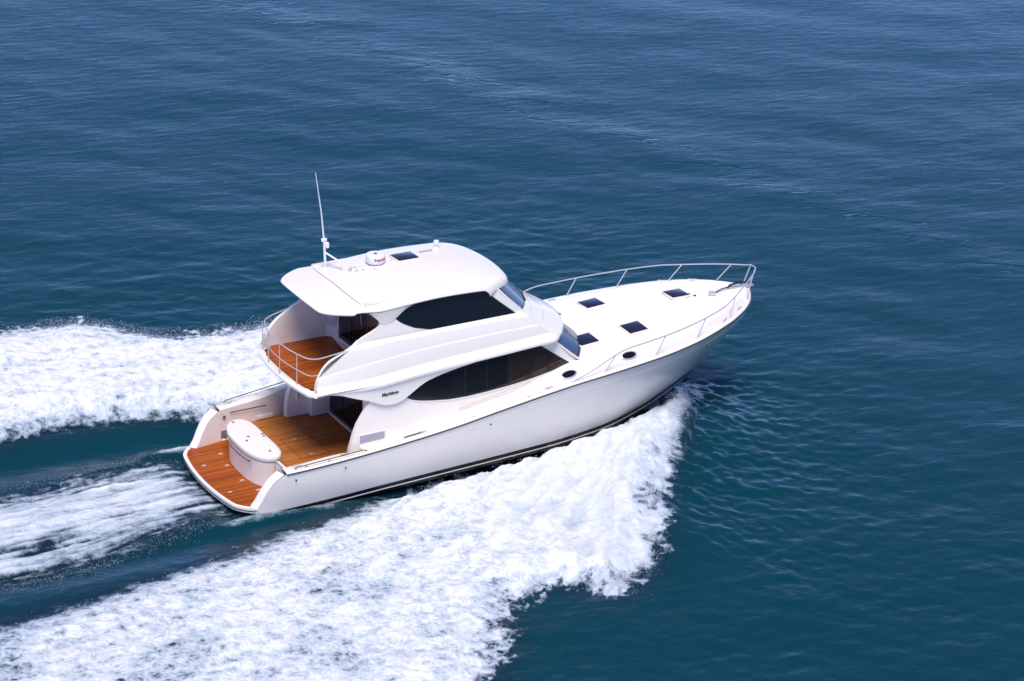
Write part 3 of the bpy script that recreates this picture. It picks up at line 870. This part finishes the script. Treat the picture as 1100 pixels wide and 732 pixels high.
def tile(N, L, spec):
    k = np.fft.fftfreq(N, L / N) * 2 * np.pi
    KX, KY = np.meshgrid(k, k); K = np.hypot(KX, KY); K[0, 0] = 1e-6
    A = np.sqrt(spec(K, KX, KY)); A[0, 0] = 0
    g = (RNG.normal(size=(N, N)) + 1j * RNG.normal(size=(N, N))) * A
    h = np.fft.ifft2(g).real; return h / h.std()
def sample(T, L, x, y):
    N = T.shape[0]; u = (x / L * N) % N; v = (y / L * N) % N
    i = np.floor(u).astype(int); j = np.floor(v).astype(int); fu = u - i; fv = v - j
    i %= N; j %= N; i2 = (i + 1) % N; j2 = (j + 1) % N
    return (T[j, i] * (1 - fu) + T[j, i2] * fu) * (1 - fv) + (T[j2, i] * (1 - fu) + T[j2, i2] * fu) * fv
WD = np.array([.50, .86]); WD /= np.hypot(*WD)
def wind(lo, hi, p, spread):
    def s(K, KX, KY):
        c = np.abs(KX * WD[0] + KY * WD[1]) / K
        return K ** -p * np.exp(-(lo / K) ** 4) * np.exp(-(K / hi) ** 2) * (c ** spread + .03)
    return s
T1 = tile(256, 61.0, wind(.9, 8, 4.2, 2)); T2 = tile(256, 17.0, wind(4.0, 30, 3.6, 2)); T3 = tile(128, 230.0, wind(.22, 1.5, 4.0, 3))
c_, s_ = math.cos(.35), math.sin(.35)
H = .012 * sample(T1, 61.0, X, Y) + .015 * sample(T3, 230.0, X * c_ - Y * s_, X * s_ + Y * c_)
H += .0065 * sample(T2, 17.0, X * c_ + Y * s_, -X * s_ + Y * c_) * np.clip(1.3 - spacing / .35, 0, 1)
H *= np.clip(1.2 - spacing / 8, 0, 1)
# a low crossing swell far off the port bow
sx, sy = X - 27, Y - 22; n_ = np.array([.95, .32]); q = sx * n_[0] + sy * n_[1]; tq = -sx * n_[1] + sy * n_[0]
H += .008 * np.exp(-(q / 2.2) ** 2) * np.exp(-(tq / 16) ** 2) - .01 * np.exp(-((q + 4.5) / 3.0) ** 2) * np.exp(-(tq / 16) ** 2)

def sdf(poly, x, y):
    P = np.array(poly, float); d = np.full(x.shape, 1e9); ins = np.zeros(x.shape, bool)
    for a, b in zip(P, np.roll(P, -1, 0)):
        e = b - a; w0, w1 = x - a[0], y - a[1]
        t = np.clip((w0 * e[0] + w1 * e[1]) / (e @ e), 0, 1)
        d = np.minimum(d, np.hypot(w0 - e[0] * t, w1 - e[1] * t))
        c = ((a[1] > y) != (b[1] > y)) & (x < (b[0] - a[0]) * (y - a[1]) / (b[1] - a[1] + 1e-12) + a[0]); ins ^= c
    return np.where(ins, d, -d)
POLY_S = [(14.25, -.0), (13.9, -.7), (13.0, -1.8), (12.0, -3.0), (10.7, -4.4), (9.8, -5.35), (9.0, -6.4), (8.5, -7.3), (7.4, -8.7), (5.95, -9.5),
          (5.3, -9.0), (4.73, -8.62), (4.0, -8.6), (3.43, -8.5), (2.4, -9.8), (1.6, -10.8), (.8, -11.9), (-2, -14.5), (-8, -19), (-16, -25), (-40, -38), (-40, -14),
          (-20, -8.4), (-12, -6.2), (-8.65, -5.2), (-6.2, -4.8), (-3.5, -4.2), (-.43, -3.3), (2.0, -2.75), (2.94, -2.5), (4, -2.3), (6, -2.0), (9.5, -1.6), (11.5, -1.0), (13.3, -.2)]
POLY_P = [(13.9, .1), (12.2, 2.2), (10.3, 4.4), (8.8, 6.4), (7.2, 8.6), (5.8, 9.9), (4.6, 9.7), (3.3, 9.6), (2.1, 9.75), (1.1, 10.4), (.2, 11.4), (-.5, 11.9), (-1.7, 11.9), (-2.9, 11.9),
          (-6, 12.5), (-14, 15), (-40, 25), (-40, 12), (-14, 5.4), (-5.41, 4.5), (-3.96, 4.75), (-2.52, 4.8), (-.95, 4.5), (.03, 4.1), (1.41, 3.9), (3.85, 3.0), (6, 2.0), (9.5, 1.6), (11.5, 1.0), (13.3, .2)]
POLY_T = [(-.9, 1.8), (-2.08, 2.4), (-3.57, 2.15), (-5.02, 1.79), (-6.33, 1.71), (-10, 1.8), (-20, 2.6), (-40, 4), (-40, -7), (-20, -4.6), (-12, -3.8),
          (-8.12, -3.55), (-6.95, -3.54), (-5.63, -3.24), (-3.94, -2.74), (-1.82, -2.1), (-.6, -1.9)]
near = (X > -42) & (X < 20) & (Y > -40) & (Y < 28)
xn, yn = X[near], Y[near]
def band_noise(k0, k1):
    return tile(512, 19.2, lambda K, KX, KY: np.exp(-((np.log(K) - math.log(k0)) / .45) ** 2))
NB = [band_noise(2 * math.pi / w, 0) for w in (2.2, 1.05, .52, .27, .15)]
def nb(i, x, y, ox=0): return sample(NB[i], 19.2, x + ox, y + ox * 1.7)
lump = np.zeros_like(xn); amp = 1.0
warp = .35 * nb(0, xn, yn, 5)
for i, a in enumerate((.50, .62, .50, .36, .24)):
    lump += a * (np.abs(nb(i, xn + warp, yn - warp)) - .8)
edge_n = .38 * nb(0, xn, yn, 3) + .28 * nb(1, xn, yn, 7) + .26 * nb(2, xn, yn, 1) + .24 * nb(3, xn, yn) + .16 * nb(4, xn, yn)
streak = sample(NB[2], 19.2, xn * .22, yn * 1.3) * .6 + sample(NB[1], 19.2, xn * .3, yn * 1.2) * .5
dS, dP, dT = sdf(POLY_S, xn, yn), sdf(POLY_P, xn, yn), sdf(POLY_T, xn, yn)
inner_ = sstep(4.5, 1.5, xn) * sstep(-9.0, -6.5, yn - .12 * xn)
fS = sstep(-.85, .65 + .5 * inner_, dS + (.42 - .26 * inner_) * edge_n * sstep(13.8, 9, xn)); fP = sstep(-.75, .85, dP + (.18 + .37 * sstep(6.5, 8.5, yn + .0 * xn)) * edge_n)
fT = sstep(-.4, 1.1, dT + .25 * edge_n)
# how solid the white water is; streaks fan out from the bow, run along the wake, and fan from the transom
th = np.arctan2(yn - 3.0, xn - 15.5); rr_ = np.hypot(yn - 3.0, xn - 15.5)
fan = .6 * sample(NB[1], 19.2, th * 16, rr_ * .30) + .45 * sample(NB[2], 19.2, th * 12 + 3, rr_ * .22)
run = .6 * sample(NB[1], 19.2, xn * .18 + 4, yn * 1.1 + .12 * xn) + .5 * sample(NB[2], 19.2, xn * .16, yn * .8 + .09 * xn)
patch = nb(0, xn * .55, yn * .55, 4)
denS = 1.04 - .10 * sstep(8, 0, xn) - .10 * sstep(0, -12, xn) + .09 * fan * sstep(-8, 3, xn) + .06 * run * sstep(4, -4, xn) - .20 * sstep(.3, 1.6, patch) * sstep(6, 2, xn)
denP = 1.02 - .10 * sstep(-2, -10, xn) + .09 * run
wc = np.interp(xn, [-40, -12, -8, -5.5, -3.5, -1], [-1.6, -1.1, -.9, -.72, -.2, 0]); hw = np.interp(xn, [-40, -12, -8, -5.5, -3.5, -1], [5.0, 2.9, 2.65, 2.5, 2.4, 2.1])
vv = (yn - wc) / hw
tstreak = .30 * sample(NB[1], 19.2, vv * 3.2, xn * .20) + .50 * sample(NB[2], 19.2, vv * 2.6, xn * .14) + .60 * sample(NB[3], 19.2, vv * 2.6, xn * .10) + .40 * sample(NB[4], 19.2, vv * 2.6, xn * .10)
core = np.exp(-((vv - .12) / .50) ** 2) * sstep(-.6, -3.4, xn)
rim = np.exp(-((vv + .93) / .09) ** 2) * sstep(-8.5, -3, xn) + .6 * np.exp(-((vv - .93) / .10) ** 2)
gap = np.exp(-((vv + .32) / .07) ** 2) * sstep(-4.5, -6.5, xn)
denT = .56 + .34 * core + .20 * rim - .22 * gap + .17 * tstreak * sstep(1, -1.5, xn)
hg_ = np.abs(yn) - np.array(yc(np.clip(xn, -1, 15)))
dip = np.exp(-(np.maximum(hg_, -.3) / .32) ** 2) * sstep(2.0, 4.5, xn) * sstep(14.6, 13.4, xn)
lick = np.exp(-((hg_ - .12) / .22) ** 2) * sstep(-2.6, -1.2, xn) * sstep(2.6, .6, xn)
foam = np.clip(np.maximum(np.maximum(np.maximum(fS * denS, fP * denP), fT * denT), lick * (.62 + .2 * run)), 0, 1.1)
lacew = np.clip(sstep(8.5, 2.5, xn) * np.maximum(fS, fP) * (1 - .75 * fT) + .12 + .16 * fT, 0, 1)
aer = np.clip(np.maximum(np.maximum(sstep(-1.2, .6, dS), sstep(-1.2, .6, dP)), sstep(-.8, 1.0, dT) * .9), 0, 1)
# heights
h = np.zeros_like(xn)
bow = sstep(1.5, 6, xn)
hullgap = np.abs(yn) - np.array(yc(np.clip(xn, -1, 15)))
sheet = np.exp(-((hullgap - .95) / .70) ** 2) * sstep(14.6, 13.2, xn) * sstep(1.0, 6.5, xn) * (1 + 5.0 * np.exp(-((xn - 12.9) / .9) ** 2))
h += sstep(0, 1.1, dS) * (.18 + .16 * bow) + .06 * sheet * (dS > -.4)
h += (.62 * sstep(-.2, 2.2, dP) ** .8 - .12 * sstep(2.5, 4.5, dP)) * (1 + .2 * bow) + .25 * sheet * (dP > -.4)
ridgeS = np.exp(-((dS - .9) / .7) ** 2) * sstep(2, 9, xn) * sstep(14, 11, xn)
h += .16 * ridgeS
hP_in = np.exp(-((dP - .8) / .6) ** 2) * (yn < 6.5) * sstep(3.5, -1, xn)
h += .22 * hP_in
h += .05 * fan * sstep(0, 1, dS) * sstep(0, 5, xn) + .012 * run * (sstep(0, 1, dS) * sstep(6, 0, xn) + sstep(0, 1, dP))
h += sstep(0, 1.2, dT) * (.025 * tstreak * sstep(-.8, -3, xn) + .30 * core * sstep(-2.5, -6, xn) - .10)
rough = np.clip(foam, 0, 1) ** 1.3
h += lump * rough * (.022 + .014 * lacew) * (1 - .65 * fT)
h += .10 * lick - .38 * dip
trough = np.exp(-((np.abs(yn) - 2.9) / .9) ** 2) * sstep(3.5, 0, xn) * (1 - foam)
h -= .16 * trough
# bow shoulder: the sea heaps up ahead of the spray, with steeper ripples on its face
shoulder = np.exp(-np.maximum(-dS, 0) / 1.5) * sstep(2.2, .2, dS) * sstep(6.5, 10, xn) * sstep(16.5, 14.0, xn) * sstep(1.0, .0, yn)
h += .45 * shoulder
chop = np.exp(-np.maximum(-dS, 0) / 2.2) * sstep(1.0, .1, dS) * sstep(8.5, 11, xn) * sstep(1.5, .5, yn)
h += .036 * chop * sample(T2, 17.0, xn * 1.2 + 3, yn * 1.2) + .030 * chop * nb(2, xn * .8, yn * .8, 6)
# keep the water out of the hull and off the swim platform
inside = sstep(.05, -.35, hullgap) * sstep(-1.9, -1.2, xn) * sstep(14.6, 13.2, xn)
Hn = H[near]
calm = 1 - .55 * np.clip(aer + np.exp(-(np.hypot(xn + 4, yn) / 9) ** 2), 0, 1)
Hn = Hn * calm + h
Hn = Hn * (1 - inside) + inside * np.minimum(Hn, -.16)
H[near] = Hn
foam_full = np.zeros_like(X); foam_full[near] = foam
aer_full = np.zeros_like(X); aer_full[near] = aer
lace_full = np.zeros_like(X); lace_full[near] = lacew
# sideways push so the spray edges lean out
PX = X.copy(); PY = Y.copy()
lean = np.zeros_like(xn); lean = lump * rough
PY[near] += .03 * nb(1, xn, yn, 9) * rough; PX[near] += .03 * nb(1, xn, yn, 2) * rough

ny, nx = X.shape
verts = np.empty((ny * nx, 3), np.float32); verts[:, 0] = PX.ravel(); verts[:, 1] = PY.ravel(); verts[:, 2] = H.ravel()
idx = np.arange(ny * nx, dtype=np.int32).reshape(ny, nx)
quads = np.stack([idx[:-1, :-1], idx[:-1, 1:], idx[1:, 1:], idx[1:, :-1]], -1).reshape(-1, 4)
def fast_mesh(name, v, f):
    me = bpy.data.meshes.new(name); me.vertices.add(len(v)); me.vertices.foreach_set('co', np.asarray(v, np.float32).ravel())
    k = f.shape[1]; me.loops.add(f.size); me.loops.foreach_set('vertex_index', f.astype(np.int32).ravel())
    me.polygons.add(len(f)); me.polygons.foreach_set('loop_start', np.arange(0, f.size, k, dtype=np.int32))
    me.update(calc_edges=True); return me
sea_me = fast_mesh('sea', verts, quads)
sea_me.polygons.foreach_set('use_smooth', np.ones(len(quads), bool))
for nm, arr in (('foam', foam_full), ('aeration', aer_full), ('lace', lace_full)):
    at = sea_me.attributes.new(nm, 'FLOAT', 'POINT'); at.data.foreach_set('value', arr.ravel().astype(np.float32))

def sea_material():
    m, n, l, b = new_mat('sea_water')
    def math_(op, a, c=None, d=None):
        k = n.new('ShaderNodeMath'); k.operation = op
        for i, v in enumerate((a, c, d)):
            if v is None: continue
            if isinstance(v, (int, float)): k.inputs[i].default_value = v
            else: l.new(v, k.inputs[i])
        return k.outputs[0]
    def ramp(v, a, c):
        k = n.new('ShaderNodeMapRange'); k.interpolation_type = 'SMOOTHSTEP'
        k.inputs['From Min'].default_value = a; k.inputs['From Max'].default_value = c
        l.new(v, k.inputs['Value']); return k.outputs['Result']
    def noise(scale, vec, detail=4, rough=.55, dist=0.0):
        k = n.new('ShaderNodeTexNoise'); k.inputs['Scale'].default_value = scale; k.inputs['Detail'].default_value = detail
        k.inputs['Roughness'].default_value = rough; k.inputs['Distortion'].default_value = dist
        l.new(vec, k.inputs['Vector']); return k.outputs['Fac']
    geo = n.new('ShaderNodeTexCoord'); P = geo.outputs['Object']
    at = n.new('ShaderNodeAttribute'); at.attribute_name = 'foam'; F = at.outputs['Fac']
    ae = n.new('ShaderNodeAttribute'); ae.attribute_name = 'aeration'; A = ae.outputs['Fac']
    mp = n.new('ShaderNodeMapping'); mp.inputs['Rotation'].default_value = (0, 0, math.radians(30)); mp.inputs['Scale'].default_value = (.40, 1, 1)
    l.new(P, mp.inputs[0])
    n1 = noise(2.2, mp.outputs[0], 6, .66, .6); n2 = noise(6.0, mp.outputs[0], 3, .5)
    rip = math_('MULTIPLY_ADD', n2, .22, n1)
    sepp = n.new('ShaderNodeSeparateXYZ'); l.new(P, sepp.inputs[0])
    # distance from the line of a passing boat's old wake
    ax_, ay_, bx_, by_ = 25.2, 31.5, 31.5, 7.0; L_ = math.hypot(bx_ - ax_, by_ - ay_); nx_, ny_ = (by_ - ay_) / L_, -(bx_ - ax_) / L_
    dist = math_('ABSOLUTE', math_('ADD', math_('MULTIPLY_ADD', sepp.outputs['X'], nx_, -(ax_ * nx_ + ay_ * ny_)), math_('MULTIPLY', sepp.outputs['Y'], ny_)))
    bandm = ramp(dist, 2.6, .2)
    mpc = n.new('ShaderNodeMapping'); mpc.inputs['Rotation'].default_value = (0, 0, math.radians(38)); mpc.inputs['Scale'].default_value = (.42, 1, 1); l.new(P, mpc.inputs[0])
    cn = noise(.50, mpc.outputs[0], 4, .6, .4)
    sc_ = noise(.16, P, 2, .5)
    ph = math_('MULTIPLY_ADD', sepp.outputs['X'], .50 / 2.4, math_('MULTIPLY', sepp.outputs['Y'], .86 / 2.4))
    ph = math_('FRACT', math_('MULTIPLY_ADD', cn, 2.6, ph))
    saw = math_('MINIMUM', math_('MULTIPLY', ph, 10.0), math_('MULTIPLY', math_('SUBTRACT', 1.0, ph), 1.111))
    gate = math_('MULTIPLY', math_('ADD', bandm, .10), ramp(sc_, .30, .62))
    ridge = math_('MULTIPLY', math_('MULTIPLY', saw, gate), 1.3)
    rip = math_('ADD', rip, ridge)
    # foam break-up
    f1 = noise(2.6, P, 10, .72, .6); f2 = noise(17.0, P, 6, .75)
    mps = n.new('ShaderNodeMapping'); mps.inputs['Scale'].default_value = (.35, 1, 1); l.new(P, mps.inputs[0])
    f3 = noise(3.2, mps.outputs[0], 6, .7, 1.2)
    fx = math_('ADD', math_('MULTIPLY', f1, .62), math_('MULTIPLY', f2, .42)); fx = math_('MULTIPLY_ADD', f3, .45, fx)   # mean about .75
    wv = n.new('ShaderNodeMix'); wv.data_type = 'VECTOR'; wv.inputs['Factor'].default_value = .16
    nzc = n.new('ShaderNodeTexNoise'); nzc.inputs['Scale'].default_value = 2.4; nzc.inputs['Detail'].default_value = 4; l.new(P, nzc.inputs['Vector'])
    l.new(P, wv.inputs['A']); l.new(nzc.outputs['Color'], wv.inputs['B'])
    lace = None
    for sc_v, am_v in ((2.6, .42), (6.5, .30)):
        vo = n.new('ShaderNodeTexVoronoi'); vo.feature = 'DISTANCE_TO_EDGE'; vo.inputs['Scale'].default_value = sc_v; l.new(wv.outputs['Result'], vo.inputs['Vector'])
        t_ = math_('MULTIPLY', math_('SUBTRACT', .20, vo.outputs['Distance']), am_v)
        lace = t_ if lace is None else math_('ADD', lace, t_)
    la = n.new('ShaderNodeAttribute'); la.attribute_name = 'lace'; LW = la.outputs['Fac']
    fx = math_('ADD', fx, math_('MULTIPLY', lace, LW))
    thr = math_('ADD', F, math_('MULTIPLY', math_('SUBTRACT', fx, .745), math_('MULTIPLY_ADD', LW, 1.0, .75)))
    mask = ramp(thr, .34, .80)
    on = ramp(F, .015, .10); mask = math_('MULTIPLY', mask, on)
    # water body colour
    mx = n.new('ShaderNodeMix'); mx.data_type = 'RGBA'
    mx.inputs['A'].default_value = (0.0014, 0.036, 0.050, 1); mx.inputs['B'].default_value = (0.007, 0.019, 0.033, 1)
    l.new(A, mx.inputs['Factor']); l.new(mx.outputs['Result'], b.inputs['Base Color'])
    b.inputs['Specular IOR Level'].default_value = 0.37; b.inputs['Roughness'].default_value = 0.13; b.inputs['IOR'].default_value = 1.333
    bp = n.new('ShaderNodeBump'); bp.inputs['Strength'].default_value = 0.26; bp.inputs['Distance'].default_value = 0.10
    l.new(rip, bp.inputs['Height']); l.new(bp.outputs[0], b.inputs['Normal'])
    fb_ = n.new('ShaderNodeBsdfPrincipled'); fb_.inputs['Roughness'].default_value = .75
    fc = n.new('ShaderNodeMix'); fc.data_type = 'RGBA'
    fc.inputs['A'].default_value = (.44, .52, .61, 1); fc.inputs['B'].default_value = (.86, .86, .85, 1)
    l.new(ramp(thr, .62, 1.30), fc.inputs['Factor']); l.new(fc.outputs['Result'], fb_.inputs['Base Color'])
    fbp = n.new('ShaderNodeBump'); fbp.inputs['Strength'].default_value = .85; fbp.inputs['Distance'].default_value = .10
    l.new(fx, fbp.inputs['Height']); l.new(fbp.outputs[0], fb_.inputs['Normal'])
    ms = n.new('ShaderNodeMixShader'); l.new(mask, ms.inputs[0]); l.new(b.outputs[0], ms.inputs[1]); l.new(fb_.outputs[0], ms.inputs[2])
    l.new(ms.outputs[0], n['Material Output'].inputs['Surface'])
    return m
SEA = sea_material(); sea_me.materials.append(SEA)
sea = bpy.data.objects.new('sea', sea_me); COL.objects.link(sea); sea.location.z = .10
sea['kind'] = 'structure'; sea['label'] = 'rippled blue sea with broad white wake spreading behind the yacht'; sea['category'] = 'sea'

# ------------------------------------------------------------------ flying spray: droplets thrown off the edges of the white water
def h_at(x, y):
    i = np.clip(np.searchsorted(ax, x), 1, len(ax) - 1); j = np.clip(np.searchsorted(ay, y), 1, len(ay) - 1); return H[j, i], foam_full[j, i]
pts = []; rad = []
def along(poly, i0, i1, n, spread, zmax, out, r0, r1, bias=1.0):
    P = np.array(poly[i0:i1 + 1], float); seg = np.hypot(*np.diff(P, axis=0).T); cum = np.concatenate([[0], np.cumsum(seg)])
    t = RNG.random(n) * cum[-1]; k = np.clip(np.searchsorted(cum, t) - 1, 0, len(seg) - 1); f = (t - cum[k]) / seg[k]
    p = P[k] * (1 - f[:, None]) + P[k + 1] * f[:, None]; d = (P[k + 1] - P[k]) / seg[k][:, None]; nrm = np.stack([d[:, 1], -d[:, 0]], 1) * out
    o = np.abs(RNG.normal(size=n)) * spread * np.where(RNG.random(n) < .6, 1, -1.3)
    clump = .5 + .5 * np.sin(t * 3.1) * np.sin(t * 7.7 + 1)
    o = o * (.5 + clump) - .15
    p = p + nrm * o[:, None] + RNG.normal(size=(n, 2)) * .06
    z, fo = h_at(p[:, 0], p[:, 1]); zz_ = z + RNG.random(n) ** 2.0 * zmax * (.4 + clump) * np.exp(-np.maximum(o, 0) / (spread * 1.6))
    pts.append(np.column_stack([p, zz_])); rad.append(r0 + (r1 - r0) * RNG.random(n) ** 3)
E1 = 1
along(POLY_S, 0, 5, 5200, .09, .40, -1, .004, .013); along(POLY_S, 5, 10, 5200, .10, .28, -1, .004, .013); along(POLY_S, 10, 17, 3500, .12, .20, -1, .004, .013)
along(POLY_P, 0, 5, 2500, .10, .45, 1, .004, .012); along(POLY_P, 5, 14, 4500, .12, .35, 1, .004, .012); along(POLY_P, 18, 26, 2500, .16, .3, 1, .004, .012)
along(POLY_S, 1, 10, 9000, .26, .30, -1, .0025, .007); along(POLY_P, 4, 14, 5000, .26, .30, 1, .0025, .007)
along(POLY_T, 0, 5, 1500, .18, .12, 1, .003, .008); along(POLY_T, 11, 16, 2200, .20, .12, 1, .003, .008)
def blob(c, s, n, r0, r1):
    p = np.array(c) + RNG.normal(size=(n, 3)) * np.array(s); pts.append(p); rad.append(r0 + (r1 - r0) * RNG.random(n) ** 3)
blob((13.95, -.40, .35), (.25, .22, .16), 1800, .004, .015); blob((14.3, -.25, .45), (.20, .15, .14), 500, .004, .012); blob((13.75, .5, .35), (.35, .3, .22), 700, .004, .014)
# haze of drops over the white water
n0 = 26000; qx = RNG.uniform(-11, 13.5, n0); qy = RNG.uniform(-14, 12, n0); z, fo = h_at(qx, qy); keep = fo > .55 + .3 * RNG.random(n0)
pts.append(np.column_stack([qx, qy, z + RNG.random(n0) ** 3 * .35])[keep]); rad.append((.004 + .009 * RNG.random(n0) ** 3)[keep])
C = np.concatenate(pts); Rr = np.concatenate(rad)
lp = C[:, 2] > -.4
hg = np.abs(C[:, 1]) - np.array(yc(np.clip(C[:, 0], -1, 15)))
lp &= ~((hg < .10) & (C[:, 0] > -1.35) & (C[:, 0] < 14.3)); C = C[lp]; Rr = Rr[lp]
ov = np.array([(1, 0, 0), (-1, 0, 0), (0, 1, 0), (0, -1, 0), (0, 0, 1), (0, 0, -1)], float)
of = np.array([(0, 2, 4), (2, 1, 4), (1, 3, 4), (3, 0, 4), (2, 0, 5), (1, 2, 5), (3, 1, 5), (0, 3, 5)], np.int32)
V = (C[:, None, :] + ov[None] * Rr[:, None, None]).reshape(-1, 3)
Fc = (of[None] + (np.arange(len(C)) * 6)[:, None, None]).reshape(-1, 3)
sp_me = fast_mesh('sea_spray', V, Fc)
sp_me.polygons.foreach_set('use_smooth', np.ones(len(Fc), bool))
sp_me.materials.append(simple('spray_white', (.84, .86, .88), .6, noise=.02))
spray = bpy.data.objects.new('sea_spray', sp_me); COL.objects.link(spray); spray.location.z = .10
spray['kind'] = 'stuff'; spray['label'] = 'white spray droplets flying off the edges of the yacht wake'; spray['category'] = 'spray'
